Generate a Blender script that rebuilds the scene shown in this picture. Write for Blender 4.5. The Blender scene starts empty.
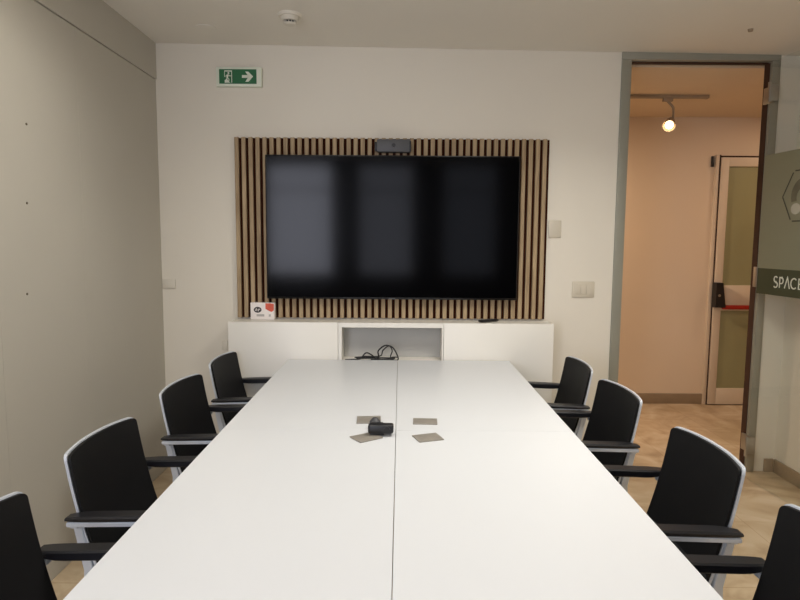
import bpy, bmesh, math, random
from mathutils import Vector, Matrix
random.seed(7)
PI = math.pi
scn = bpy.context.scene
COL = scn.collection

# ------------------------------------------------------------------ materials
def lin(c):
    return tuple(((v/255)/12.92 if v/255 <= .04045 else ((v/255+.055)/1.055)**2.4) for v in c)

def mat(name, rgb, rough=.6, metal=0., spec=.5, noise=0., nscale=8., bump=0., bscale=60., emit=None, es=0., stretch=None):
    m = bpy.data.materials.new(name); m.use_nodes = True
    nt = m.node_tree; b = nt.nodes['Principled BSDF']
    c = (*lin(rgb), 1)
    b.inputs['Base Color'].default_value = c
    b.inputs['Roughness'].default_value = rough
    b.inputs['Metallic'].default_value = metal
    b.inputs['Specular IOR Level'].default_value = spec
    if emit:
        b.inputs['Emission Color'].default_value = (*emit, 1); b.inputs['Emission Strength'].default_value = es
    if noise or bump:
        tc = nt.nodes.new('ShaderNodeTexCoord')
        mp = nt.nodes.new('ShaderNodeMapping')
        if stretch: mp.inputs['Scale'].default_value = stretch
        nt.links.new(tc.outputs['Object'], mp.inputs['Vector'])
    if noise:
        n = nt.nodes.new('ShaderNodeTexNoise'); n.inputs['Scale'].default_value = nscale; n.inputs['Detail'].default_value = 5
        nt.links.new(mp.outputs[0], n.inputs['Vector'])
        r = nt.nodes.new('ShaderNodeValToRGB')
        r.color_ramp.elements[0].position = .3; r.color_ramp.elements[1].position = .7
        r.color_ramp.elements[0].color = (*[v*(1-noise) for v in c[:3]], 1)
        r.color_ramp.elements[1].color = (*[min(1, v*(1+noise)) for v in c[:3]], 1)
        nt.links.new(n.outputs['Fac'], r.inputs['Fac']); nt.links.new(r.outputs['Color'], b.inputs['Base Color'])
    if bump:
        n2 = nt.nodes.new('ShaderNodeTexNoise'); n2.inputs['Scale'].default_value = bscale
        nt.links.new(mp.outputs[0], n2.inputs['Vector'])
        bp = nt.nodes.new('ShaderNodeBump'); bp.inputs['Strength'].default_value = bump; bp.inputs['Distance'].default_value = .01
        nt.links.new(n2.outputs['Fac'], bp.inputs['Height']); nt.links.new(bp.outputs['Normal'], b.inputs['Normal'])
    return m

M = {}
M['wall'] = mat('wall_paint', (225, 218, 203), .75, spec=.3, noise=.02, nscale=1.2, bump=.06, bscale=180)
M['front_backlit'] = mat('window_wall_paint', (88, 84, 78), .8, spec=.2, noise=.03, nscale=2)  # backlit shade of this wall put into its colour, keeps the TV reflection dark
M['leftwall'] = mat('left_wall_paint', (190, 185, 173), .6, spec=.35, noise=.025, nscale=1.5, bump=.04, bscale=150)
M['ceiling'] = mat('ceiling_paint', (229, 223, 211), .85, spec=.2, noise=.02, nscale=1., bump=.05, bscale=150)
M['hallwall'] = mat('hall_wall_paint', (224, 205, 179), .8, spec=.2, noise=.02, nscale=1.5)
M['white_lam'] = mat('white_laminate', (226, 222, 212), .38, spec=.4, noise=.008, nscale=3)
M['desk_lam'] = mat('desk_laminate', (206, 208, 210), .33, spec=.45, noise=.008, nscale=2.5)
M['niche_grey'] = mat('niche_back_tone', (176, 174, 168), .5, noise=.02, nscale=5)  # toned greyer than the white cabinet body
M['edge'] = mat('laminate_edge', (200, 196, 184), .5)
M['metal_grey'] = mat('grey_painted_metal', (148, 146, 132), .42, metal=.1, spec=.5, noise=.03, nscale=6)
M['alu'] = mat('polished_aluminium', (206, 212, 220), .3, metal=.3, noise=.03, nscale=20)
M['steel'] = mat('brushed_steel', (180, 178, 172), .35, metal=.9, noise=.06, nscale=40, stretch=(1, 1, 12))
M['black_fab'] = mat('black_mesh_fabric', (10, 10, 12), .6, spec=.3, noise=.15, nscale=300, bump=.15, bscale=700)
M['black_plas'] = mat('black_plastic', (17, 17, 21), .42, spec=.5, noise=.05, nscale=60)
M['dark_grey'] = mat('dark_grey_plastic', (76, 76, 78), .5, noise=.04, nscale=40)
M['screen'] = mat('tv_screen_glass', (3, 3, 4), .11, spec=.13)
M['bezel'] = mat('tv_bezel', (8, 8, 9), .3)
M['felt'] = mat('black_felt', (54, 26, 15), .95, spec=.05, noise=.2, nscale=300)
M['white_plas'] = mat('white_plastic', (216, 209, 193), .45, noise=.01, nscale=20)
M['switch_plas'] = mat('switch_plastic', (206, 197, 178), .45, noise=.01, nscale=20)
M['sign_white'] = mat('sign_white', (222, 226, 208), .5, noise=.01, nscale=20)
M['sign_green'] = mat('sign_green', (18, 98, 52), .45, noise=.05, nscale=20)
M['orange'] = mat('orange_print', (208, 88, 62), .5, noise=.08, nscale=60)
M['print_black'] = mat('black_print', (52, 44, 44), .5, noise=.05, nscale=60)
M['print_grey'] = mat('grey_print', (176, 172, 166), .5, noise=.05, nscale=60)
M['card'] = mat('white_card', (236, 228, 222), .55, noise=.01, nscale=30)
M['coaster'] = mat('grey_coaster', (146, 140, 130), .4, metal=.25, noise=.06, nscale=50)
M['swivel'] = mat('swivel_grey_plastic', (58, 58, 60), .5, noise=.04, nscale=40)
M['cable'] = mat('black_cable_rubber', (18, 17, 17), .5, noise=.05, nscale=80)
M['base'] = mat('baseboard_stone', (150, 132, 108), .45, noise=.08, nscale=12)
M['hall_leaf'] = mat('hall_door_paint', (210, 194, 170), .5, noise=.02, nscale=5)
M['seal_reveal'] = mat('dark_seal_and_reveal', (60, 34, 16), .8, noise=.1, nscale=30)
M['olive'] = mat('olive_obscured_glass', (150, 148, 110), .3, spec=.5, noise=.05, nscale=3)
M['red'] = mat('red_bar_paint', (150, 28, 12), .4, noise=.04, nscale=20)
M['band'] = mat('dark_green_vinyl', (56, 64, 44), .5, noise=.03, nscale=20)
M['letter'] = mat('pale_vinyl_letters', (216, 218, 202), .5, noise=.01, nscale=20)
M['logo_dark'] = mat('dark_vinyl_line', (62, 62, 50), .5, noise=.03, nscale=20)
M['logo_mid'] = mat('grey_vinyl_shape', (100, 98, 80), .5, noise=.2, nscale=14)
M['logo_light'] = mat('pale_vinyl_shape', (176, 174, 158), .5, noise=.08, nscale=14)
M['track'] = mat('track_paint', (158, 140, 116), .5, noise=.03, nscale=20)
M['lamp_on'] = mat('lamp_glow', (255, 235, 200), .5, emit=(1, .78, .5), es=7)
M['panel_on'] = mat('ceiling_panel_glow', (255, 250, 240), .5, emit=(1, .93, .80), es=3.0)
M['seam'] = mat('dark_gap', (96, 86, 68), .9, noise=.05, nscale=30)
M['outside'] = mat('outer_wall_render', (120, 124, 132), .9, noise=.1, nscale=2)

def wood():
    m = bpy.data.materials.new('oak_slat_wood'); m.use_nodes = True
    nt = m.node_tree; b = nt.nodes['Principled BSDF']; b.inputs['Roughness'].default_value = .6
    b.inputs['Specular IOR Level'].default_value = .3
    tc = nt.nodes.new('ShaderNodeTexCoord'); mp = nt.nodes.new('ShaderNodeMapping'); mp.inputs['Scale'].default_value = (22, 8, 1.6)
    n = nt.nodes.new('ShaderNodeTexNoise'); n.inputs['Scale'].default_value = 2.2; n.inputs['Detail'].default_value = 8; n.inputs['Distortion'].default_value = .6
    r = nt.nodes.new('ShaderNodeValToRGB'); r.color_ramp.elements[0].position = .3; r.color_ramp.elements[1].position = .72
    r.color_ramp.elements[0].color = (*lin((142, 119, 90)), 1); r.color_ramp.elements[1].color = (*lin((180, 157, 123)), 1)
    nt.links.new(tc.outputs['Object'], mp.inputs[0]); nt.links.new(mp.outputs[0], n.inputs['Vector'])
    nt.links.new(n.outputs['Fac'], r.inputs['Fac']); nt.links.new(r.outputs[0], b.inputs['Base Color'])
    return m
M['oak'] = wood()

def marble():
    m = bpy.data.materials.new('beige_marble_tiles'); m.use_nodes = True
    nt = m.node_tree; b = nt.nodes['Principled BSDF']; b.inputs['Roughness'].default_value = .22
    b.inputs['Specular IOR Level'].default_value = .45
    tc = nt.nodes.new('ShaderNodeTexCoord')
    n = nt.nodes.new('ShaderNodeTexNoise'); n.inputs['Scale'].default_value = 3.2; n.inputs['Detail'].default_value = 9; n.inputs['Distortion'].default_value = 1.4
    r = nt.nodes.new('ShaderNodeValToRGB'); e = r.color_ramp.elements
    e[0].position = .32; e[0].color = (*lin((174, 152, 122)), 1); e[1].position = .68; e[1].color = (*lin((212, 194, 166)), 1)
    k = e.new(.5); k.color = (*lin((197, 176, 145)), 1)
    br = nt.nodes.new('ShaderNodeTexBrick'); br.offset = 0
    br.inputs['Scale'].default_value = 1; br.inputs['Brick Width'].default_value = .6; br.inputs['Row Height'].default_value = .6
    br.inputs['Mortar Size'].default_value = .0022; br.inputs['Mortar'].default_value = (.72, .68, .62, 1)
    br.inputs['Color1'].default_value = (1, 1, 1, 1); br.inputs['Color2'].default_value = (.9, .9, .9, 1)
    mx = nt.nodes.new('ShaderNodeMix'); mx.data_type = 'RGBA'; mx.blend_type = 'MULTIPLY'; mx.inputs[0].default_value = 1
    nt.links.new(tc.outputs['Object'], n.inputs['Vector']); nt.links.new(tc.outputs['Object'], br.inputs['Vector'])
    nt.links.new(n.outputs['Fac'], r.inputs['Fac']); nt.links.new(r.outputs[0], mx.inputs[6]); nt.links.new(br.outputs['Color'], mx.inputs[7])
    nt.links.new(mx.outputs[2], b.inputs['Base Color'])
    return m
M['floor'] = marble()

def glass(name, tint, refl=1.45, milk=0., milkcol=(1, 1, 1)):
    m = bpy.data.materials.new(name); m.use_nodes = True
    nt = m.node_tree; nt.nodes.clear()
    out = nt.nodes.new('ShaderNodeOutputMaterial')
    tr = nt.nodes.new('ShaderNodeBsdfTransparent'); tr.inputs[0].default_value = (*tint, 1)
    gl = nt.nodes.new('ShaderNodeBsdfGlossy'); gl.inputs['Roughness'].default_value = .02 if not milk else .35
    lw = nt.nodes.new('ShaderNodeLayerWeight'); lw.inputs['Blend'].default_value = .5
    pw = nt.nodes.new('ShaderNodeMath'); pw.operation = 'POWER'; pw.inputs[1].default_value = 5
    fr = nt.nodes.new('ShaderNodeMapRange'); fr.inputs['To Min'].default_value = .04; fr.inputs['To Max'].default_value = 1
    nt.links.new(lw.outputs['Facing'], pw.inputs[0]); nt.links.new(pw.outputs[0], fr.inputs[0])
    base = tr
    if milk:
        df = nt.nodes.new('ShaderNodeBsdfDiffuse'); df.inputs[0].default_value = (*milkcol, 1)
        ns = nt.nodes.new('ShaderNodeTexNoise'); ns.inputs['Scale'].default_value = 5
        tl = nt.nodes.new('ShaderNodeBsdfTranslucent'); tl.inputs[0].default_value = (*milkcol, 1)
        a = nt.nodes.new('ShaderNodeMixShader'); a.inputs[0].default_value = .35
        nt.links.new(df.outputs[0], a.inputs[1]); nt.links.new(tl.outputs[0], a.inputs[2])
        b = nt.nodes.new('ShaderNodeMixShader')
        mr = nt.nodes.new('ShaderNodeMapRange'); mr.inputs['To Min'].default_value = milk-.03; mr.inputs['To Max'].default_value = milk+.03
        nt.links.new(ns.outputs['Fac'], mr.inputs[0]); nt.links.new(mr.outputs[0], b.inputs[0])
        nt.links.new(tr.outputs[0], b.inputs[1]); nt.links.new(a.outputs[0], b.inputs[2]); base = b
    mx = nt.nodes.new('ShaderNodeMixShader')
    nt.links.new(fr.outputs[0], mx.inputs[0]); nt.links.new(base.outputs[0], mx.inputs[1]); nt.links.new(gl.outputs[0], mx.inputs[2])
    nt.links.new(mx.outputs[0], out.inputs[0])
    return m
M['glass'] = glass('clear_green_glass', (.965, .975, .965))
M['win_glass'] = glass('window_glass', (.95, .96, .97))
M['frost'] = glass('frosted_film', (.8, .83, .74), milk=.72, milkcol=lin((168, 168, 144)))

# ------------------------------------------------------------------ mesh helpers
def box(bm, x0, x1, y0, y1, z0, z1, bev=0., seg=2):
    r = bmesh.ops.create_cube(bm, size=1)
    vs = r['verts']
    for v in vs:
        v.co = Vector(((x0+x1)/2+v.co.x*(x1-x0), (y0+y1)/2+v.co.y*(y1-y0), (z0+z1)/2+v.co.z*(z1-z0)))
    if bev:
        es = list({e for v in vs for e in v.link_edges})
        bmesh.ops.bevel(bm, geom=es, offset=bev, segments=seg, profile=.5, affect='EDGES')

def cyl(bm, p0, p1, r0, r1=None, n=20, caps=True):
    r1 = r0 if r1 is None else r1
    p0 = Vector(p0); p1 = Vector(p1); d = p1-p0
    rot = d.to_track_quat('Z', 'Y').to_matrix().to_4x4()
    bmesh.ops.create_cone(bm, cap_ends=caps, segments=n, radius1=r0, radius2=r1, depth=d.length, matrix=Matrix.Translation((p0+p1)/2) @ rot)

def tube(bm, pts, r, n=8, closed=False):
    pts = [Vector(p) for p in pts]; rings = []
    for i, p in enumerate(pts):
        a = pts[max(i-1, 0)]; b = pts[min(i+1, len(pts)-1)]
        q = (b-a).normalized().to_track_quat('Z', 'Y')
        rr = r[i] if isinstance(r, (list, tuple)) else r
        rings.append([bm.verts.new(p+q @ Vector((math.cos(2*PI*k/n)*rr, math.sin(2*PI*k/n)*rr, 0))) for k in range(n)])
    for a, b in zip(rings, rings[1:]):
        for k in range(n): bm.faces.new((a[k], a[(k+1) % n], b[(k+1) % n], b[k]))
    bm.faces.new(rings[0][::-1]); bm.faces.new(rings[-1])

def prism(bm, poly, axis, a, b):
    """extrude 2D poly along axis (0=x,1=y,2=z) from a to b"""
    def P(u, v, t):
        return {0: (t, u, v), 1: (u, t, v), 2: (u, v, t)}[axis]
    A = [bm.verts.new(P(u, v, a)) for u, v in poly]; B = [bm.verts.new(P(u, v, b)) for u, v in poly]
    n = len(poly)
    for i in range(n): bm.faces.new((A[i], A[(i+1) % n], B[(i+1) % n], B[i]))
    bm.faces.new(A[::-1]); bm.faces.new(B)

def strip_line(bm, p, q, w, d, y):  # flat bar in the xz plane at depth y, thickness d
    p = Vector(p); q = Vector(q); t = (q-p).normalized(); nrm = Vector((-t.y, t.x))*w/2
    prism(bm, [tuple(p+nrm), tuple(p-nrm), tuple(q-nrm), tuple(q+nrm)], 1, y, y+d)

def catmull(P, n=8):
    P = [Vector(p) for p in P]; out = []
    for i in range(len(P)-1):
        p0 = P[max(i-1, 0)]; p1 = P[i]; p2 = P[i+1]; p3 = P[min(i+2, len(P)-1)]
        for k in range(n):
            t = k/n
            out.append(.5*((2*p1)+(p2-p0)*t+(2*p0-5*p1+4*p2-p3)*t*t+(3*p1-p0-3*p2+p3)*t**3))
    out.append(P[-1]); return out

def obj(name, bm, m, parent=None, smooth=True):
    bmesh.ops.recalc_face_normals(bm, faces=bm.faces)
    me = bpy.data.meshes.new(name); bm.to_mesh(me); bm.free()
    me.materials.append(m)
    if smooth:
        me.polygons.foreach_set('use_smooth', [True]*len(me.polygons))
        try: me.set_sharp_from_angle(angle=math.radians(38))
        except Exception: pass
    o = bpy.data.objects.new(name, me); COL.objects.link(o)
    if parent: o.parent = parent
    return o

def objsplit(name, bm, m, parent=None, smooth=True):
    """one object per separate piece"""
    seen = set(); out = []
    bm.verts.ensure_lookup_table()
    for v in bm.verts:
        if v.index in seen: continue
        st = [v]; isl = {v.index}
        while st:
            a = st.pop()
            for e in a.link_edges:
                b = e.other_vert(a)
                if b.index not in isl: isl.add(b.index); st.append(b)
        seen |= isl
        nb = bm.copy(); nb.verts.ensure_lookup_table()
        bmesh.ops.delete(nb, geom=[w for w in nb.verts if w.index not in isl], context='VERTS')
        out.append(obj(name, nb, m, parent, smooth))
    bm.free(); return out

def thing(name, label, cat, loc=(0, 0, 0), rz=0, group=None):
    o = bpy.data.objects.new(name, None); o.empty_display_size = .1; COL.objects.link(o)
    o.location = loc; o.rotation_euler = (0, 0, rz); o['label'] = label; o['category'] = cat
    if group: o['group'] = group
    return o

def tag(o, label, cat, group=None, kind=None):
    o['label'] = label; o['category'] = cat
    if group: o['group'] = group
    if kind: o['kind'] = kind
    return o

def struct(o, label=None, cat=None):
    o['kind'] = 'structure'
    if label: o['label'] = label
    if cat: o['category'] = cat
    return o

def bmbox(*a, **k):
    bm = bmesh.new(); box(bm, *a, **k); return bm

def text_mesh(txt, size, depth=.001):
    cu = bpy.data.curves.new('txt', 'FONT'); cu.body = txt; cu.size = size; cu.extrude = depth/2; cu.offset = -.0006
    t = bpy.data.objects.new('txt', cu); COL.objects.link(t)
    dg = bpy.context.evaluated_depsgraph_get(); me = bpy.data.meshes.new_from_object(t.evaluated_get(dg))
    bm = bmesh.new(); bm.from_mesh(me)
    bpy.data.objects.remove(t); bpy.data.curves.remove(cu); bpy.data.meshes.remove(me)
    return bm

# ------------------------------------------------------------------ room dimensions
XL, XR, YB, YF, ZC = -1.470, 2.39, 3.70, -1.20, 2.66
XA = -2.35            # the room widens behind the partition on the left
YA = .45
HY = 5.30             # far corridor wall
DX0, DX1, DZ = 1.315, 2.255, 2.56   # opening of the glass door
HX0, HX1, HZ = -.4, 4.3, 2.52

struct(obj('floor', bmbox(-2.6, 4.5, -1.45, 5.5, -.12, 0), M['floor']), 'polished beige marble floor running from the room into the corridor', 'floor')
def zc(x): return 2.605-.0125*(x-XL)      # the ceiling dips slightly to the right
bm = bmesh.new(); prism(bm, [(-2.6, zc(-2.6)), (2.55, zc(2.55)), (2.55, 2.75), (-2.6, 2.75)], 1, -1.45, YB+.12)
struct(obj('ceiling', bm, M['ceiling'], smooth=False), 'plain pale ceiling above the meeting table', 'ceiling')
bm = bmesh.new()
box(bm, -2.6, DX0, YB, YB+.12, 0, ZC); box(bm, DX1, 2.55, YB, YB+.12, 0, ZC); box(bm, DX0, DX1, YB, YB+.12, DZ, ZC)
struct(obj('wall_back', bm, M['wall'], smooth=False), 'cream painted wall behind the television', 'wall')
struct(obj('wall_right', bmbox(XR, XR+.15, YF, YB, 0, ZC), M['wall']), 'plain pale wall beside the open glass door', 'wall')

# left wall: flush boards with fascia, joints and fixing dots
wl = bpy.data.objects.new('wall_left', None); COL.objects.link(wl)
struct(wl, 'beige panelled wall left of the table', 'wall')
bm = bmesh.new()
js = [YA, .97, 1.58, 2.19, 2.80, YB]
for a, b in zip(js, js[1:]): box(bm, XL-.14, XL, a+(.0003 if a > YA else 0), b-(.0003 if b < YB else 0), 0, 2.392, bev=.0008, seg=1)
obj('wall_board', bm, M['leftwall'], wl, smooth=False)
obj('joint_backing', bmbox(XL-.15, XL-.012, YA, YB, 0, 2.42), M['leftwall'], wl, smooth=False)
obj('fascia', bmbox(XL-.15, XL+.006, YA, YB, 2.396, ZC), M['leftwall'], wl, smooth=False)
for y, z in ((2.408, 1.872), (2.384, 1.564), (2.354, 1.208)):
    if True:
        bm = bmesh.new(); cyl(bm, (XL-.002, y, z+.02), (XL+.002, y, z+.02), .005, n=10); obj('fixing_dot', bm, M['seam'], wl)
struct(obj('wall_return', bmbox(XA, XL-.15, YA, YA+.12, 0, ZC), M['wall']), 'short wall behind the viewpoint', 'wall')
struct(obj('wall_side', bmbox(XA-.15, XA, YF, YA+.12, 0, ZC), M['wall']), 'side wall behind the viewpoint', 'wall')

# front wall (behind the camera) with three tall windows
wins = [(-2.05, -.93), (-.62, .20), (.57, 1.37)]
WZ0, WZ1 = .92, 2.53
bm = bmesh.new(); xs = XA-.15
for a, b in wins:
    box(bm, xs, a, YF-.2, YF, 0, ZC); box(bm, a, b, YF-.2, YF, 0, WZ0); box(bm, a, b, YF-.2, YF, WZ1, ZC); xs = b
box(bm, xs, XR+.15, YF-.2, YF, 0, ZC)
struct(obj('wall_front', bm, M['front_backlit'], smooth=False), 'window wall behind the viewpoint', 'wall')
for i, (a, b) in enumerate(wins):
    w = bpy.data.objects.new('window_%d' % (i+1), None); COL.objects.link(w)
    struct(w, 'tall window in the wall facing the television', 'window')
    bm = bmesh.new(); t = .05
    box(bm, a, a+t, YF-.14, YF-.07, WZ0, WZ1); box(bm, b-t, b, YF-.14, YF-.07, WZ0, WZ1)
    box(bm, a+t, b-t, YF-.14, YF-.07, WZ0, WZ0+t); box(bm, a+t, b-t, YF-.14, YF-.07, WZ1-t, WZ1)
    obj('window_frame', bm, M['white_plas'], w, smooth=False)
    obj('transom_bar', bmbox(a+t, b-t, YF-.125, YF-.085, 2.13, 2.16), M['white_plas'], w, smooth=False)
    obj('pane', bmbox(a+t, b-t, YF-.108, YF-.100, WZ0+t, WZ1-t), M['win_glass'], w, smooth=False)

# corridor shell
struct(obj('wall_corridor_far', bmbox(HX0, HX1, HY, HY+.12, 0, HZ), M['hallwall']), 'warm lit corridor wall seen through the doorway', 'wall')
struct(obj('wall_corridor_left', bmbox(HX0-.12, HX0, YB+.12, HY+.12, 0, HZ), M['hallwall']), 'end wall of the corridor', 'wall')
struct(obj('wall_corridor_right', bmbox(HX1, HX1+.12, YB+.12, HY+.12, 0, HZ), M['hallwall']), 'far end wall of the corridor', 'wall')
bm = bmesh.new(); box(bm, 2.55, HX1+.12, YB, YB+.12, 0, HZ)
struct(obj('wall_corridor_near', bm, M['hallwall']), 'near wall of the corridor', 'wall')
struct(obj('ceiling_corridor', bmbox(HX0-.12, HX1+.12, YB+.12, HY+.12, HZ, HZ+.12), M['hallwall']), 'corridor ceiling carrying the light track', 'ceiling')
struct(obj('baseboard_corridor', bmbox(HX0, 2.74, HY-.014, HY, 0, .092, bev=.002), M['base']), 'stone baseboard of the corridor wall', 'baseboard')
struct(obj('baseboard_right', bmbox(XR-.014, XR, YF, YB-.014, 0, .085, bev=.002), M['base']), 'stone baseboard under the right wall', 'baseboard')
bm = bmesh.new(); box(bm, DX1+.065, XR-.014, YB-.014, YB, 0, .085, bev=.002); box(bm, -1.469, DX0-.002, YB-.014, YB, 0, .07, bev=.002)
struct(obj('baseboard_back', bm, M['base']), 'stone baseboard along the back wall', 'baseboard')

# ------------------------------------------------------------------ glass door and its frame
d1 = bpy.data.objects.new('door_1', None); COL.objects.link(d1)
d1.location = (2.132, 3.575, 0); d1.rotation_euler = (0, 0, math.radians(5))
struct(d1, 'open glass door with frosted film, dark lettered band and hexagon emblem', 'door')
# local: x = normal, y negative = toward the room, glass 8 mm
GW = .86
obj('glass_panel', bmbox(-.004, .004, -GW, 0, .012, 2.485, bev=.001, seg=1), M['glass'], d1, smooth=False)
obj('frosted_film', bmbox(-.0052, -.0043, -GW+.002, -.002, 1.30, 1.955), M['frost'], d1, smooth=False)['label'] = 'translucent greenish frosted film'
obj('lettered_band', bmbox(-.0058, -.0043, -GW+.002, -.002, 1.150, 1.30), M['band'], d1, smooth=False)['label'] = 'dark green band with pale capital letters'
# lettering: drawn strokes, cap height 7 cm, reads toward the room
def stroke(bm, pts, w=.0085, d=.0012, x=-.0072):
    pts = [Vector(p) for p in pts]
    L = []; R_ = []
    for i, p in enumerate(pts):
        a = pts[max(i-1, 0)]; b = pts[min(i+1, len(pts)-1)]
        t = (b-a).normalized(); n = Vector((-t.y, t.x))
        k = 1.
        if 0 < i < len(pts)-1:
            t1 = (p-a).normalized(); k = 1/max(.4, abs(t1.dot(t)))
        L.append(p+n*w/2*k); R_.append(p-n*w/2*k)
    for i in range(len(pts)-1):
        poly = [L[i], L[i+1], R_[i+1], R_[i]]
        prism(bm, [tuple(q) for q in poly], 0, x, x+d)
def arc(cx, cz, rx, rz, a0, a1, n=12):
    return [(cx+rx*math.cos(math.radians(a0+(a1-a0)*k/n)), cz+rz*math.sin(math.radians(a0+(a1-a0)*k/n))) for k in range(n+1)]
H_ = .062; zb = 1.196
def letter_S(u): 
    r = H_/4
    return [arc(u+.019, zb+3*r, .017, r, 35, 270)+arc(u+.019, zb+r, .019, r, 90, -145)]
def letter_P(u): return [[(u+.004, zb), (u+.004, zb+H_)], [(u+.004, zb+H_-.004), (u+.022, zb+H_-.004)]+arc(u+.022, zb+H_-.0205, .015, .0165, 90, -90)+[(u+.004, zb+H_-.037)]]
def letter_A(u): return [[(u, zb), (u+.024, zb+H_), (u+.048, zb)]]
def letter_C(u): return [arc(u+.030, zb+H_/2, .029, H_/2-.003, 48, 312, 16)]
def letter_E(u): return [[(u+.004, zb), (u+.004, zb+H_)], [(u+.004, zb+H_-.004), (u+.036, zb+H_-.004)], [(u+.004, zb+H_/2), (u+.033, zb+H_/2)], [(u+.004, zb+.004), (u+.036, zb+.004)]]
bm = bmesh.new(); u = .146
for fn, adv in ((letter_S, .054), (letter_P, .052), (letter_A, .056), (letter_C, .068), (letter_E, .05)):
    for st in fn(u): stroke(bm, [(-(u+(p[0]-u)*.8), p[1]) for p in st], w=.007)
    u += adv*.82
obj('lettering', bm, M['letter'], d1, smooth=False)
# hexagon emblem
hc = (-.320, 1.704); s = .150
hv = [(hc[0]+s*math.cos(k*PI/3), hc[1]+s*1.05*math.sin(k*PI/3)) for k in range(6)]
bm = bmesh.new()
for k in range(6):
    a = Vector(hv[k]); b = Vector(hv[(k+1) % 6]); t = (b-a)
    stroke(bm, [a+t*.06 if k in (1, 3, 5) else a+t*0, b-t*.06 if k in (0, 2, 4) else b], w=.007, x=-.0068)
obj('emblem_outline', bm, M['logo_dark'], d1, smooth=False)
bm = bmesh.new()
outer = arc(hc[0]-.0, hc[1]+.0, .085, .095, 200, -20, 16); inner = arc(hc[0], hc[1]-.01, .045, .05, -20, 200, 16)
prism(bm, outer+inner, 0, -.0066, -.0056)
obj('emblem_shape', bm, M['logo_mid'], d1, smooth=False)
bm = bmesh.new(); prism(bm, arc(hc[0]+.045, hc[1]-.07, .035, .03, 0, 345, 18), 0, -.0067, -.0056)
obj('emblem_shape', bm, M['logo_light'], d1, smooth=False)
# hinges and latch fitting
for z0, z1 in ((2.26, 2.375), (.14, .262)):
    bm = bmesh.new(); box(bm, -.007, .007, -.004, .012, z0, z1, bev=.002); box(bm, .004, .050, .008, .022, z0+.01, z1-.01, bev=.002); box(bm, .046, .060, .008, .120, z0+.01, z1-.01, bev=.002)
    obj('hinge', bm, M['steel'], d1)
bm = bmesh.new(); box(bm, -.009, .009, -.004, .03, 1.185, 1.305, bev=.002)
obj('latch_plate', bm, M['steel'], d1)
bm = bmesh.new()
for sx in (-1, 1):
    cyl(bm, (sx*.045, -GW+.07, .85), (sx*.045, -GW+.07, 1.14), .011, n=16)
for z in (.9, 1.09): cyl(bm, (-.045, -GW+.07, z), (.045, -GW+.07, z), .007, n=12)
obj('pull_handle', bm, M['steel'], d1)

fr = bpy.data.objects.new('trim_1', None); COL.objects.link(fr); struct(fr, 'grey metal frame round the open doorway', 'door frame')
def jamb(x0, x1, z0, z1, name):
    bm = bmesh.new(); box(bm, x0, x1, YB-.012, YB+.066, z0, z1, bev=.003); return obj(name, bm, M['metal_grey'], fr)
jamb(DX0-.004, DX0+.054, 0, DZ-.035, 'jamb'); jamb(DX1-.050, DX1, 0, DZ-.035, 'jamb'); jamb(DX0-.004, DX1, DZ-.034, 2.64, 'head')
bm = bmesh.new(); box(bm, DX0+.054, DX1-.050, YB+.03, YB+.062, DZ-.042, DZ-.034); box(bm, DX1-.054, DX1-.050, YB+.010, YB+.062, 0, DZ-.042)
objsplit('reveal_strip', bm, M['seal_reveal'], fr, smooth=False)  # dark strips covering the inner faces of the head and right jamb

# ------------------------------------------------------------------ corridor exit door
d2 = bpy.data.objects.new('door_2', None); COL.objects.link(d2); d2.location = (2.722, HY, 0)
struct(d2, 'pale corridor door with obscured panes and red push bar', 'door')
W2 = 1.0
bm = bmesh.new()
box(bm, .0, .028, -.03, 0, 0, 2.20, bev=.002); box(bm, W2+.03, W2+.09, -.03, 0, 0, 2.20, bev=.002)
objsplit('door_casing', bm, M['hall_leaf'], d2)
bm = bmesh.new()
box(bm, .028, .036, -.034, -.002, 0, 2.20); box(bm, .028, W2+.03, -.034, -.002, 2.178, 2.192)
objsplit('door_seal', bm, M['seal_reveal'], d2, smooth=False)
bm = bmesh.new(); y0, y1 = -.05, -.005
box(bm, .038, .104, y0, y1, .008, 2.176, bev=.003); box(bm, W2-.07, W2+.02, y0, y1, .008, 2.176, bev=.003)
box(bm, .104, W2-.07, y0, y1, 2.10, 2.176, bev=.002); box(bm, .104, W2-.07, y0, y1, .852, 1.074, bev=.002); box(bm, .104, W2-.07, y0, y1, .008, .152, bev=.002)
obj('door_leaf', bm, M['hall_leaf'], d2)
for z0, z1 in ((.152, .852), (1.074, 2.10)): obj('door_pane', bmbox(.104, W2-.07, -.032, -.02, z0, z1), M['olive'], d2, smooth=False)
bm = bmesh.new(); prism(bm, [(.018, .885), (.018, 1.10), (.075, 1.10), (.105, .90), (.105, .885)], 1, -.12, -.05)
cy = obj('latch_box', bm, M['black_plas'], d2, smooth=False)
bm = bmesh.new(); cyl(bm, (.045, -.126, .99), (.045, -.119, .99), .011, n=14); obj('lock_cylinder', bm, M['steel'], d2)
bm = bmesh.new(); box(bm, .085, W2-.1, -.118, -.085, .868, .905, bev=.008); obj('push_bar', bm, M['red'], d2)
bm = bmesh.new(); box(bm, W2-.1, W2-.02, -.12, -.05, .85, .97, bev=.008); obj('bar_bracket', bm, M['black_plas'], d2)
tag(obj('magnet_contact', bmbox(2.688, 2.708, HY-.02, HY+.001, 2.10, 2.19, bev=.003), M['black_plas']), 'small black contact block on the corridor wall by the exit door top corner', 'door contact')

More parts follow.
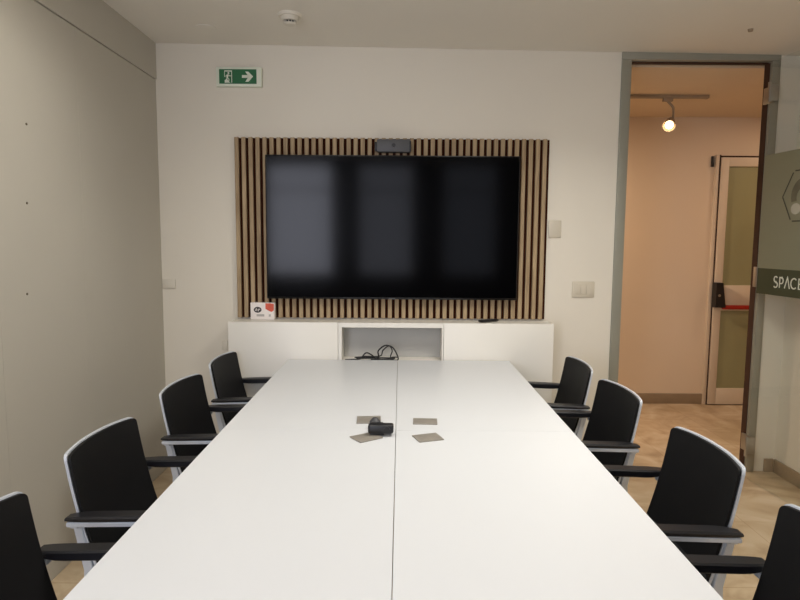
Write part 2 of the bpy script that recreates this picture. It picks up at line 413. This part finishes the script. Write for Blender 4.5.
# ------------------------------------------------------------------ ceiling track and spotlight in the corridor
tr = thing('light_track', 'slim grey ceiling light track in the corridor', 'light track', (1.55, 4.53, HZ))
bm = bmesh.new(); box(bm, -.75, .69, -.02, .02, -.022, 0, bev=.003); obj('rail', bm, M['track'], tr)
bm = bmesh.new(); box(bm, .69, .70, -.022, .022, -.024, 0, bev=.002); obj('end_cap', bm, M['track'], tr)
def spotlight(x, label, aim):
    t = thing('track_spotlight', label, 'spotlight', (x, 4.53, HZ-.022), 0, None)
    bm = bmesh.new(); box(bm, -.035, .035, -.016, .016, -.024, 0, bev=.004); obj('adapter', bm, M['track'], t)
    bm = bmesh.new(); tube(bm, [(0, 0, -.02), (.03, 0, -.05), (.045, 0, -.07), (.045, 0, -.145)], .009, 10); obj('arm', bm, M['track'], t)
    a = Vector(aim).normalized(); c = Vector((.022, 0, -.185))
    bm = bmesh.new(); cyl(bm, c-a*.06, c+a*.035, .030, .044, n=28, caps=False); cyl(bm, c-a*.07, c-a*.06, .022, .030, n=28); cyl(bm, c-a*.06, c-a*.055, .0295, n=28)
    obj('lamp_head', bm, M['track'], t)
    bm = bmesh.new(); bmesh.ops.create_uvsphere(bm, u_segments=20, v_segments=12, radius=.029, matrix=Matrix.Translation(c+a*.016)); obj('bulb', bm, M['lamp_on'], t)['label'] = 'glowing warm bulb'
    return t
spotlight(1.955, 'lit warm spotlight hanging from the corridor track', (-.45, -.75, -.5))

# ------------------------------------------------------------------ slatted panel
p = thing('slatted_wall_panel', 'slatted oak wall panel framing the black television', 'wall panel', (-.053, YB, 0))
PW = .947
obj('felt_backing', bmbox(-PW, PW, -.010, 0, .968, 2.055), M['felt'], p, smooth=False)
bm = bmesh.new(); n = 45; pit = 2*PW/n
for i in range(n):
    x = -PW+i*pit
    box(bm, x, x+.0245, -.030, -.010, .968, 2.057, bev=.0012, seg=1)
obj('slats', bm, M['oak'], p, smooth=False)

# ------------------------------------------------------------------ television
t = thing('television', 'large black flat television mounted on the slatted panel', 'television', (-.049, YB, 1.520))
bm = bmesh.new(); box(bm, -.756, .756, -.088, -.058, -.428, .428, bev=.004); obj('casing', bm, M['bezel'], t)
obj('screen', bmbox(-.749, .749, -.0895, -.0882, -.416, .421), M['screen'], t, smooth=False)
bm = bmesh.new(); box(bm, -.25, .25, -.058, -.031, -.2, .2, bev=.003); obj('wall_mount', bm, M['bezel'], t)
bm = bmesh.new(); box(bm, -.02, .02, -.0896, -.086, -.427, -.420, bev=.001); obj('status_strip', bm, M['dark_grey'], t)

v = thing('video_bar', 'dark grey conference camera bar above the television centre', 'camera bar', (-.044, YB-.031, 1.999))
bm = bmesh.new(); box(bm, -.100, .100, -.045, 0, -.030, .044, bev=.006); obj('housing', bm, M['dark_grey'], v)
bm = bmesh.new(); box(bm, -.112, -.098, -.040, -.004, -.024, .030, bev=.003); box(bm, .092, .104, -.047, -.004, -.024, .034, bev=.003); objsplit('end_cap', bm, M['black_plas'], v)
bm = bmesh.new(); cyl(bm, (0, -.049, .008), (0, -.044, .008), .012, n=20); obj('lens', bm, M['bezel'], v)

# ------------------------------------------------------------------ cabinets
CF = 3.50
def cabinet(x0, x1, label):
    c = thing('cabinet', label, 'cabinet', ((x0+x1)/2, 0, 0)); w = (x1-x0)/2
    bm = bmesh.new(); box(bm, -w, w, CF+.02, YB-.032, .06, .960, bev=.001, seg=1); obj('body', bm, M['white_lam'], c)
    bm = bmesh.new(); box(bm, -w, w, CF-.001, CF+.0195,   .06, .9645, bev=.0015); obj('door', bm, M['white_lam'], c)
    bm = bmesh.new(); box(bm, -w+.01, w-.01, CF+.04, YB-.035, 0, .06); obj('plinth', bm, M['edge'], c)
    return c
cabinet(-1.012, -.3655, 'closed white low cabinet left of the open niche')
cabinet(.2605, .907, 'closed white low cabinet right of the open niche')
c = thing('niche_cabinet', 'white middle cabinet with open niche holding black cables', 'cabinet', (-.0525, 0, 0)); w = .3110
bm = bmesh.new()
box(bm, -w, w, CF, YB-.032, .935, .9635, bev=.001, seg=1); box(bm, -w, -w+.021, CF, YB-.032, .06, .935, bev=.001, seg=1); box(bm, w-.010, w, CF, YB-.032, .06, .935, bev=.001, seg=1)
box(bm, -w+.021, w-.010, CF, YB-.032, .715, .735, bev=.001, seg=1); obj('body', bm, M['white_lam'], c)
obj('back_panel', bmbox(-w+.022, w-.011, YB-.060, YB-.046, .736, .934), M['niche_grey'], c, smooth=False)['label'] = 'grey back of the open niche'
bm = bmesh.new(); box(bm, -w+.028, w-.015, CF+.001, CF+.019, .06, .714, bev=.0015); obj('door', bm, M['white_lam'], c)
bm = bmesh.new(); box(bm, -w+.01, w-.01, CF+.04, YB-.035, 0, .06); obj('plinth', bm, M['edge'], c)

# ------------------------------------------------------------------ meeting table: four desks pushed together
ZT = .746; YS = 2.172; YE = 3.478; XS = -.012
def desk(x0, x1, y0, y1, label, dz=0):
    d = thing('meeting_desk', label, 'table', ((x0+x1)/2, (y0+y1)/2, 0), 0, 'white desks forming the long table')
    wx = (x1-x0)/2; wy = (y1-y0)/2
    bm = bmesh.new(); box(bm, -wx, wx, -wy, wy, ZT-.025, ZT+dz, bev=.0003, seg=1); obj('desktop', bm, M['desk_lam'], d)
    out = -1 if x0 < -.1 else 1
    lx = {out: wx-.245, -out: wx-.045}
    for sx in (-1, 1):
        for sy in (-1, 1):
            bm = bmesh.new(); box(bm, sx*lx[sx]-.022, sx*lx[sx]+.022, sy*(wy-.06)-.022, sy*(wy-.06)+.022, 0, ZT-.065, bev=.003); obj('leg', bm, M['alu'], d)
    bm = bmesh.new()
    for sx in (-1, 1): box(bm, sx*lx[sx]-.018, sx*lx[sx]+.018, -wy+.03, wy-.03, ZT-.065, ZT-.0255, bev=.002)
    for sy in (-1, 1): box(bm, -lx[-1]+.010, lx[1]-.010, sy*(wy-.06)-.018, sy*(wy-.06)+.018, ZT-.065, ZT-.0255, bev=.002)
    obj('under_frame', bm, M['alu'], d)
XT0, XT1 = -.655, .645
desk(XT0, XS-.0009, YS+.0006, YE, 'white desk at the far left of the table, by the niche')
desk(XS+.0009, XT1, YS+.0006, YE, 'white desk at the far right of the table, by the cabinet')
desk(XT0, XS-.0009, .88, YS-.0006, 'white desk at the near left of the table')
desk(XS+.0009, XT1, .88, YS-.0006, 'white desk at the near right of the table')

# coasters
def coaster(cx, cy, w, h, rot, label):
    bm = bmesh.new(); box(bm, -w/2, w/2, -h/2, h/2, 0, .004, bev=.0012)
    o = obj('coaster', bm, M['coaster']); o.location = (cx, cy, ZT+.0002); o.rotation_euler = (0, 0, math.radians(rot))
    tag(o, label, 'coaster', 'grey square coasters at the table centre')
coaster(-.119, 2.292, .094, .092, 3, 'flat grey square plate behind the black webcam on the table')
coaster(.101, 2.276, .094, .074, -2, 'flat grey square plate on the table, farther one right of the seam')
coaster(-.117, 2.083, .095, .075, 35, 'skewed grey square plate in front of the black webcam')
coaster(.103, 2.085, .094, .076, 19, 'skewed grey square plate on the table, nearer one right of the seam')

# webcam on the table
w_ = thing('webcam', 'small black webcam lying on the table left of the seam', 'webcam', (-.066, 2.118, ZT+.0043), 0)
bm = bmesh.new()
for i, (x, hh) in enumerate(()): pass
box(bm, -.046, .046, -.022, .016, .005, .038, bev=.008, seg=3); obj('body', bm, M['black_plas'], w_)
bm = bmesh.new(); cyl(bm, (.022, -.025, .021), (.022, -.020, .021), .012, n=24); obj('lens', bm, M['bezel'], w_)
bm = bmesh.new(); box(bm, -.040, .012, -.018, .024, 0, .008, bev=.002); box(bm, -.036, .008, .018, .026, .002, .036, bev=.003); obj('clip', bm, M['black_plas'], w_)
bm = bmesh.new(); cyl(bm, (-.024, .070, -.004), (-.024, .070, .026), .024, .020, n=24); cyl(bm, (-.024, .070, .026), (-.024, .070, .038), .020, .009, n=24); box(bm, -.034, -.014, .022, .055, .006, .022, bev=.003); obj('swivel_foot', bm, M['swivel'], w_)

# cables in the niche
def cable_obj(name, pts, r, label, g='black cables bundled in the niche'):
    bm = bmesh.new(); tube(bm, catmull(pts, 10), r, 8); tag(obj(name, bm, M['cable']), label, 'cable', g)
zn = .7395
cable_obj('black_cable', [(-.325, 3.515, zn), (-.28, 3.525, zn), (-.235, 3.52, zn+.006), (-.20, 3.525, zn+.04), (-.165, 3.53, zn+.025), (-.14, 3.54, zn+.002), (-.08, 3.53, zn+.001), (-.03, 3.54, zn+.006), (-.12, 3.56, zn+.004), (-.2, 3.55, zn+.004), (-.26, 3.56, zn)], .0042,
          'black cable lying along the niche with a low arch at left')
cable_obj('black_cable', [(-.27, 3.545, zn+.008), (-.2, 3.545, zn+.012), (-.13, 3.545, zn+.010), (-.128, 3.535, zn+.05), (-.088, 3.53, zn+.084), (-.045, 3.53, zn+.075), (-.018, 3.525, zn+.036), (-.010, 3.52, zn+.001), (-.05, 3.515, zn), (-.1, 3.512, zn+.004), (-.17, 3.512, zn+.003)], .0044,
          'black cable standing up in the tallest loop inside the niche')
cable_obj('black_cable', [(-.22, 3.565, zn+.012), (-.12, 3.560, zn+.014), (-.10, 3.556, zn+.05), (-.065, 3.553, zn+.078), (-.045, 3.55, zn+.05), (-.055, 3.55, zn+.012), (-.035, 3.555, zn+.01), (-.015, 3.56, zn+.008)], .0036,
          'thin black cable crossing inside the tallest loop')
tag(obj('white_strip', bmbox(.062, .200, 3.503, 3.56, .7353, .7395, bev=.001), M['card']), 'slim white strip lying flat in the niche right of cables', 'card')  # thin white slab at the front edge of the niche floor

# card box with logo, remote
b = thing('product_box', 'small white box with round dark logo and orange corner on the left cabinet', 'box', (-.838, 3.650, .9612), math.radians(-2))
bm = bmesh.new(); box(bm, -.072, .074, -.02, .02, 0, .103, bev=.0015); obj('carton', bm, M['card'], b)
bm = bmesh.new(); prism(bm, [(.020, .100), (.020, .066), (.045, .052), (.058, .048), (.072, .058), (.072, .097), (.05, .1)][::-1], 1, -.0215, -.0203); obj('orange_patch', bm, M['orange'], b, smooth=False)
bm = bmesh.new(); prism(bm, arc(-.028, .060, .024, .018, 0, 350, 28), 1, -.0213, -.0203); lg = obj('round_logo', bm, M['print_black'], b, smooth=False)
bm = bmesh.new(); strip_line(bm, (-.041, .054), (-.035, .068), .0035, .001, -.0222); strip_line(bm, (-.034, .054), (-.030, .062), .0035, .001, -.0222); strip_line(bm, (-.025, .051), (-.019, .066), .0035, .001, -.0222); strip_line(bm, (-.019, .066), (-.013, .060), .003, .001, -.0222)
objsplit('logo_stroke', bm, M['card'], lg, smooth=False)
bm = bmesh.new(); strip_line(bm, (-.035, .026), (.012, .026), .014, .001, -.0213); strip_line(bm, (.04, .026), (.052, .026), .014, .001, -.0213); objsplit('grey_print', bm, M['print_grey'], b, smooth=False)
r_ = thing('remote_control', 'slim black remote control on the right cabinet top', 'remote control', (.535, 3.59, .9648), math.radians(33))
bm = bmesh.new(); box(bm, -.068, .068, -.017, .017, 0, .012, bev=.004); obj('body', bm, M['black_plas'], r_)
bm = bmesh.new()
for i in range(6):
    for j in (-1, 0, 1): box(bm, -.05+i*.016, -.042+i*.016, j*.009-.003, j*.009+.003, .0118, .0135)
obj('buttons', bm, M['dark_grey'], r_, smooth=False)

# ------------------------------------------------------------------ wall plates
def plate(name, x0, x1, z0, z1, label, cat, m='white_plas', keys=0):
    t = thing(name, label, cat, ((x0+x1)/2, YB, (z0+z1)/2)); w = (x1-x0)/2; h = (z1-z0)/2
    bm = bmesh.new(); box(bm, -w, w, -.009, 0, -h, h, bev=.003); obj('plate', bm, M[m], t)
    if keys:
        kw = (2*w-.03)/keys
        for k in range(keys):
            bm = bmesh.new(); box(bm, -w+.015+k*kw+.001, -w+.015+(k+1)*kw-.001, -.0125, -.008, -h+.018, h-.018, bev=.0015); obj('rocker', bm, M[m], t)
plate('light_switch', 1.062, 1.20, 1.105, 1.203, 'wide pale light switch between the panel and the doorway', 'light switch', 'switch_plas', 3)
plate('wall_plate', .905, .982, 1.47, 1.575, 'blank pale plate at the right edge of the slatted panel', 'wall plate', 'switch_plas')
plate('wall_plate', -1.466, -1.386, 1.143, 1.20, 'small blank plate in the left corner above chair height', 'wall plate')
plate('wall_socket', -1.46, -1.38, .275, .355, 'low pale socket in the left corner behind the chairs', 'socket', 'white_plas', 1)
plate('wall_socket', -1.108, -1.072, .76, .82, 'tiny pale box at the left side of the white cabinet', 'socket')

# exit sign
s_ = thing('exit_sign', 'green and white emergency exit sign with arrow pointing right', 'exit sign', (-.966, YB, 2.406))
bm = bmesh.new(); box(bm, -.136, .136, -.028, 0, -.056, .058, bev=.005); obj('housing', bm, M['sign_white'], s_)
bm = bmesh.new(); box(bm, -.116, .106, -.0295, -.0275, -.040, .044, bev=.0006, seg=1); gp = obj('green_face', bm, M['sign_green'], s_)
bm = bmesh.new()
y = -.0305
strip_line(bm, (.020, .002), (.060, .002), .016, .001, y); prism(bm, [(.040, .030), (.058, .030), (.086, .002), (.058, -.028), (.040, -.028), (.054, -.006), (.054, .010)], 1, y, y+.001)
obj('arrow', bm, M['sign_white'], gp, smooth=False)
bm = bmesh.new()
prism(bm, [(-.083, .036), (-.083, .030), (-.043, .030), (-.043, .036)], 1, y, y+.001); strip_line(bm, (-.041, .036), (-.041, -.034), .004, .001, y)
strip_line(bm, (-.083, .034), (-.083, -.002), .003, .001, y)
prism(bm, [(-.083, -.034), (-.083, -.020), (-.07, -.012), (-.060, -.024), (-.05, -.034)], 1, y, y+.001)
obj('doorway_symbol', bm, M['sign_white'], gp, smooth=False)
bm = bmesh.new(); y = -.0310
prism(bm, arc(-.060, .021, .0055, .0055, 0, 330, 12), 1, y, y+.001)
for a, b2, w in (((-.063, .013), (-.067, -.006), .009), ((-.067, -.006), (-.056, -.016), .005), ((-.056, -.016), (-.060, -.028), .004), ((-.068, -.005), (-.073, -.018), .005), ((-.073, -.018), (-.082, -.021), .004),
                 ((-.061, .012), (-.050, .003), .004), ((-.050, .003), (-.046, .008), .0035), ((-.066, .011), (-.075, .005), .004), ((-.075, .005), (-.074, -.003), .0035)):
    strip_line(bm, a, b2, w, .001, y)
obj('running_figure', bm, M['sign_white'], gp, smooth=False)

# ceiling fittings
sd = thing('smoke_detector', 'round white smoke detector on the ceiling above the television', 'smoke detector', (-.575, 3.20, zc(-.575)))
bm = bmesh.new(); cyl(bm, (0, 0, -.014), (0, 0, 0), .056, .062, n=36); obj('base', bm, M['white_plas'], sd)
bm = bmesh.new(); cyl(bm, (0, 0, -.032), (0, 0, -.014), .036, .046, n=36); cyl(bm, (0, 0, -.052), (0, 0, -.044), .026, .034, n=36); cyl(bm, (0, 0, -.044), (0, 0, -.032), .014, n=20)
for k in range(12):
    a = k*PI/6; cyl(bm, (.029*math.cos(a), .029*math.sin(a), -.046), (.029*math.cos(a), .029*math.sin(a), -.030), .0022, n=6)
obj('sensor_head', bm, M['white_plas'], sd)
bm = bmesh.new(); cyl(bm, (0, 0, -.0435), (0, 0, -.0325), .024, n=24); obj('vent_core', bm, M['black_plas'], sd)
bm = bmesh.new(); cyl(bm, (0, 0, -.004), (0, 0, 0), .055, .058, n=36)
o = obj('ceiling_cover', bm, M['ceiling']); o.location = (-1.075, 3.42, zc(-1.075)); tag(o, 'flat round cover on the ceiling near the left corner', 'ceiling cover')
bm = bmesh.new(); cyl(bm, (0, 0, -.012), (0, 0, 0), .011, .014, n=20)
o = obj('ceiling_button', bm, M['track']); o.location = (1.83, 3.276, zc(1.83)); tag(o, 'tiny dark button on the ceiling before the doorway', 'ceiling fitting')

# ------------------------------------------------------------------ chairs (local: facing +x, origin on the floor under the seat)
def back_shell(x_off, th, wy, z0, z1, rad, grow=0.):
    """curved, reclined back panel; returns bmesh"""
    bm = bmesh.new(); NU, NV = 18, 16
    def pt(u, v, f):
        yy = u*wy; z = z0+(z1-z0-.006*abs(u)**2.2)*v
        x = -.232-(z-.50)*.25+.026*(abs(u)**2.2) - .010*math.sin(v*PI)
        return Vector((x+x_off+f, yy, z))
    def clampz(u, v):
        # rounded upper corners
        yy = abs(u)*wy; c = wy-rad
        if yy > c and v > .5:
            d = yy-c; h = rad-math.sqrt(max(rad*rad-d*d, 0)); zt = z1-h
            z = z0+(z1-z0)*v
            top = z0+(z1-z0)
            if z > z1-rad*1.0:
                k = (z-(z1-rad))/rad
                z = (z1-rad)+k*(zt-(z1-rad))
            return (z-z0)/(z1-z0)
        return v
    us = sorted(set([-1+2*i/NU for i in range(NU+1)]+[s*(1-rad/wy*(1-math.sin(k*PI/10))) for s in (-1, 1) for k in range(6)]))
    vs = [i/NV for i in range(NV+1)]+[1-rad/(z1-z0)*k/4 for k in (1, 2, 3)]; vs = sorted(set(vs))
    F = [[bm.verts.new(pt(u, clampz(u, v), th)) for v in vs] for u in us]
    B = [[bm.verts.new(pt(u, clampz(u, v), 0)) for v in vs] for u in us]
    nu, nv = len(us), len(vs)
    for i in range(nu-1):
        for j in range(nv-1):
            bm.faces.new((F[i][j], F[i+1][j], F[i+1][j+1], F[i][j+1])); bm.faces.new((B[i][j], B[i][j+1], B[i+1][j+1], B[i+1][j]))
        bm.faces.new((F[i][0], B[i][0], B[i+1][0], F[i+1][0])); bm.faces.new((F[i][-1], F[i+1][-1], B[i+1][-1], B[i][-1]))
    for j in range(nv-1):
        bm.faces.new((F[0][j], F[0][j+1], B[0][j+1], B[0][j])); bm.faces.new((F[-1][j], B[-1][j], B[-1][j+1], F[-1][j+1]))
    bmesh.ops.remove_doubles(bm, verts=bm.verts, dist=.0002)
    return bm

ZTOP = .809; HWC = .205
def make_chair():
    t = thing('meeting_chair', '', 'chair', (0, 0, 0), 0, 'black chairs along the table')
    obj('backrest', back_shell(.0015, .009, HWC-.0035, .40, ZTOP-.004, .015), M['black_fab'], t)
    obj('back_shell', back_shell(-.008, .009, HWC, .42, ZTOP, .018), M['alu'], t)['label'] = 'thin silver shell edging the backrest'
    bm = bmesh.new(); box(bm, -.215, .215, -.205, .205, .425, .475, bev=.016, seg=3); obj('seat', bm, M['black_fab'], t)
    for s in (-1, 1):
        yy = s*(HWC-.002); ya = s*(HWC+.033)
        # rear upright continues the line of the back down to the floor
        bm = bmesh.new(); prof = [(-.274, .622), (-.249, .622), (-.210, .45), (-.236, 0), (-.264, 0), (-.236, .45)]
        prism(bm, prof, 1, yy-.007, yy+.009); bmesh.ops.bevel(bm, geom=bm.edges[:], offset=.002, segments=2, affect='EDGES')
        obj('leg', bm, M['alu'], t)
        bm = bmesh.new(); prof = [(.075, .618), (.100, .618), (.205, 0), (.178, 0)]
        prism(bm, prof, 1, ya-.008, ya+.008); bmesh.ops.bevel(bm, geom=bm.edges[:], offset=.002, segments=2, affect='EDGES')
        obj('leg', bm, M['alu'], t)
        # armrest: silver bar along the outside, black pad over and inside it
        a0, a1 = -.262, .105; yi = ya-s*.006
        bm = bmesh.new(); prism(bm, [(a0, .604), (a1, .620), (a1, .635), (a0, .619)], 1, min(yi+s*.006, yi+s*.020), max(yi+s*.006, yi+s*.020))
        bmesh.ops.bevel(bm, geom=bm.edges[:], offset=.003, segments=2, affect='EDGES')
        obj('arm_bar', bm, M['alu'], t)
        bm = bmesh.new(); box(bm, a0+.004, a0+.026, min(yy+s*.008, ya-s*.001), max(yy+s*.008, ya-s*.001), .594, .611, bev=.002); obj('arm_bracket', bm, M['alu'], t)
        yy = yi
        bm = bmesh.new(); n = 14; P = []
        for k in range(n+1):
            f = k/n; x = a0-.002+(a1+.012-a0)*f; zc_ = .629+.016*f
            e = min(1, f/.16, (1-f)/.10); q = .5+.5*math.sqrt(max(e, 0))
            ring = [bm.verts.new((x, yy+s*oy*(q if oy < 0 else 1), zc_+oz*q)) for oy, oz in ((-.024, -.022), (.002, -.022), (.004, -.009), (.020, -.009), (.021, .0), (.016, .006), (-.024, .006), (-.029, .001), (-.029, -.018))]
            P.append(ring)
        for A, B in zip(P, P[1:]):
            for k in range(9): bm.faces.new((A[k], A[(k+1) % 9], B[(k+1) % 9], B[k]))
        bm.faces.new(P[0][::-1]); bm.faces.new(P[-1])
        obj('armrest', bm, M['black_plas'], t)
        bm = bmesh.new(); prism(bm, [(-.215, s*(HWC-.010)), (-.215, s*(HWC+.006)), (.13, ya+s*.006), (.13, ya-s*.006)], 2, .425, .445); obj('side_rail', bm, M['alu'], t)
    bm = bmesh.new(); box(bm, -.235, -.215, -HWC-.004, HWC+.004, .40, .424, bev=.003); box(bm, .10, .12, -HWC-.03, HWC+.03, .40, .424, bev=.003); objsplit('cross_rail', bm, M['alu'], t)
    return t

def copy_chair(src):
    r = src.copy(); COL.objects.link(r)
    for ch in src.children:
        c = ch.copy(); COL.objects.link(c); c.parent = r
    return r

# back panel centre sits at local x = -.28 near the top
CH = [
    (-1, -.985, 1.285, -2, 'black chair at the left edge of the picture, nearest on the left side'),
    (-1, -.992, 1.935, -3, 'black silver-edged chair on the left, second from the nearest'),
    (-1, -.990, 2.65, -4, 'black silver-edged chair on the left, third from the nearest'),
    (-1, -.975, 3.232, -2, 'black chair on the left side, farthest, by the white cabinet'),
    (1, .985, 1.245, 2, 'black chair at the right edge of the picture, nearest on the right side'),
    (1, .992, 1.868, 2, 'black silver-edged chair on the right, in front of the glass door'),
    (1, .980, 2.595, 4, 'black silver-edged chair on the right, just in front of the doorway'),
    (1, .968, 3.155, 1, 'black chair on the right side, farthest, by the white cabinet'),
]
proto = make_chair()
for i, (s, xb, yc, a, lab) in enumerate(CH):
    o = proto if i == 0 else copy_chair(proto)
    rz = (0 if s < 0 else PI)+math.radians(a)
    ox = xb+.292*math.cos(rz); oy = yc+.292*math.sin(rz)
    o.location = (ox, oy, 0); o.rotation_euler = (0, 0, rz); o['label'] = lab

# ------------------------------------------------------------------ ceiling light panels (out of frame, above and behind)
panel0 = None
PP = [(-.70, .55), (.80, .55), (-.70, 2.10), (.80, 2.10)]
POW = (2.6, 2.6, 6.5, 22)
def ceiling_panel(x, y, label):
    t = thing('ceiling_light', label, 'ceiling light', (x, y, zc(x)), 0, 'square ceiling lights')
    bm = bmesh.new(); s = .30
    box(bm, -s, s, -s, -s+.015, -.012, 0); box(bm, -s, s, s-.015, s, -.012, 0); box(bm, -s, -s+.015, -s+.015, s-.015, -.012, 0); box(bm, s-.015, s, -s+.015, s-.015, -.012, 0)
    obj('frame', bm, M['white_plas'], t, smooth=False)
    obj('diffuser', bmbox(-s+.015, s-.015, -s+.015, s-.015, -.006, -.001), M['panel_on'], t, smooth=False)
for (x, y), q in zip(PP, ('rear left', 'rear right', 'front left', 'front right')):
    ceiling_panel(x, y, 'square flush ceiling light, %s of four' % q)

def area(name, loc, rot, sx, sy, power, col, spread=PI):
    l = bpy.data.lights.new(name, 'AREA'); l.shape = 'RECTANGLE'; l.size = sx; l.size_y = sy; l.energy = power; l.color = col; l.spread = spread
    o = bpy.data.objects.new(name, l); COL.objects.link(o); o.location = loc; o.rotation_euler = rot; return o
for (x, y), pwr in zip(PP, POW):
    area('panel_light', (x, y, zc(x)-.02), (0, 0, 0), .56, .56, pwr, (1, .965, .9), math.radians(145))
WP = (66, 14, 4)
for (a, b), pw in zip(wins, WP):
    area('daylight', ((a+b)/2, YF-.19, (WZ0+WZ1)/2), (PI/2, 0, 0), b-a-.02, WZ1-WZ0-.02, pw, (.88, .88, 1))

def spot(name, loc, target, power, size, blend, col, r=.04):
    l = bpy.data.lights.new(name, 'SPOT'); l.energy = power; l.spot_size = math.radians(size); l.spot_blend = blend; l.color = col; l.shadow_soft_size = r
    o = bpy.data.objects.new(name, l); COL.objects.link(o); o.location = loc
    o.rotation_euler = (Vector(target)-Vector(loc)).to_track_quat('-Z', 'Y').to_euler(); return o
WARM = (1, .73, .53)
spot('track_lamp_light', (1.93, 4.47, 2.30), (1.3, 3.9, 0), 22, 90, .8, WARM)
spotlight(.55, 'second corridor track spotlight, turned to the far wall', (.35, .6, -.7))
tr2 = spot('track_lamp_light', (.59, 4.60, 2.31), (1.7, HY, .9), 105, 115, 1., WARM)
area('corridor_lamp', (3.4, 4.55, HZ-.02), (0, 0, 0), .3, .3, 6, WARM)

wd = bpy.data.worlds.new('world'); scn.world = wd; wd.use_nodes = True
wd.node_tree.nodes['Background'].inputs[0].default_value = (.55, .65, .8, 1); wd.node_tree.nodes['Background'].inputs[1].default_value = .5

# ------------------------------------------------------------------ camera
cam = bpy.data.cameras.new('camera'); cam.sensor_width = 36; cam.lens = 27; cam.clip_start = .02
co = bpy.data.objects.new('camera', cam); COL.objects.link(co)
p_ = math.atan(60/600); rl = .007
fwd = Vector((0, math.cos(p_), -math.sin(p_))); right = Vector((1, 0, 0)); up = right.cross(fwd)
r2 = right*math.cos(rl)+up*math.sin(rl); u2 = -right*math.sin(rl)+up*math.cos(rl)
m = Matrix((r2, u2, -fwd)).transposed().to_4x4(); m.translation = (0, 0, 1.45)
co.matrix_world = m
scn.camera = co
vs_ = scn.view_settings
vs_.view_transform = 'Standard'; vs_.look = 'None'; vs_.exposure = 0; vs_.gamma = 1; vs_.use_curve_mapping = False
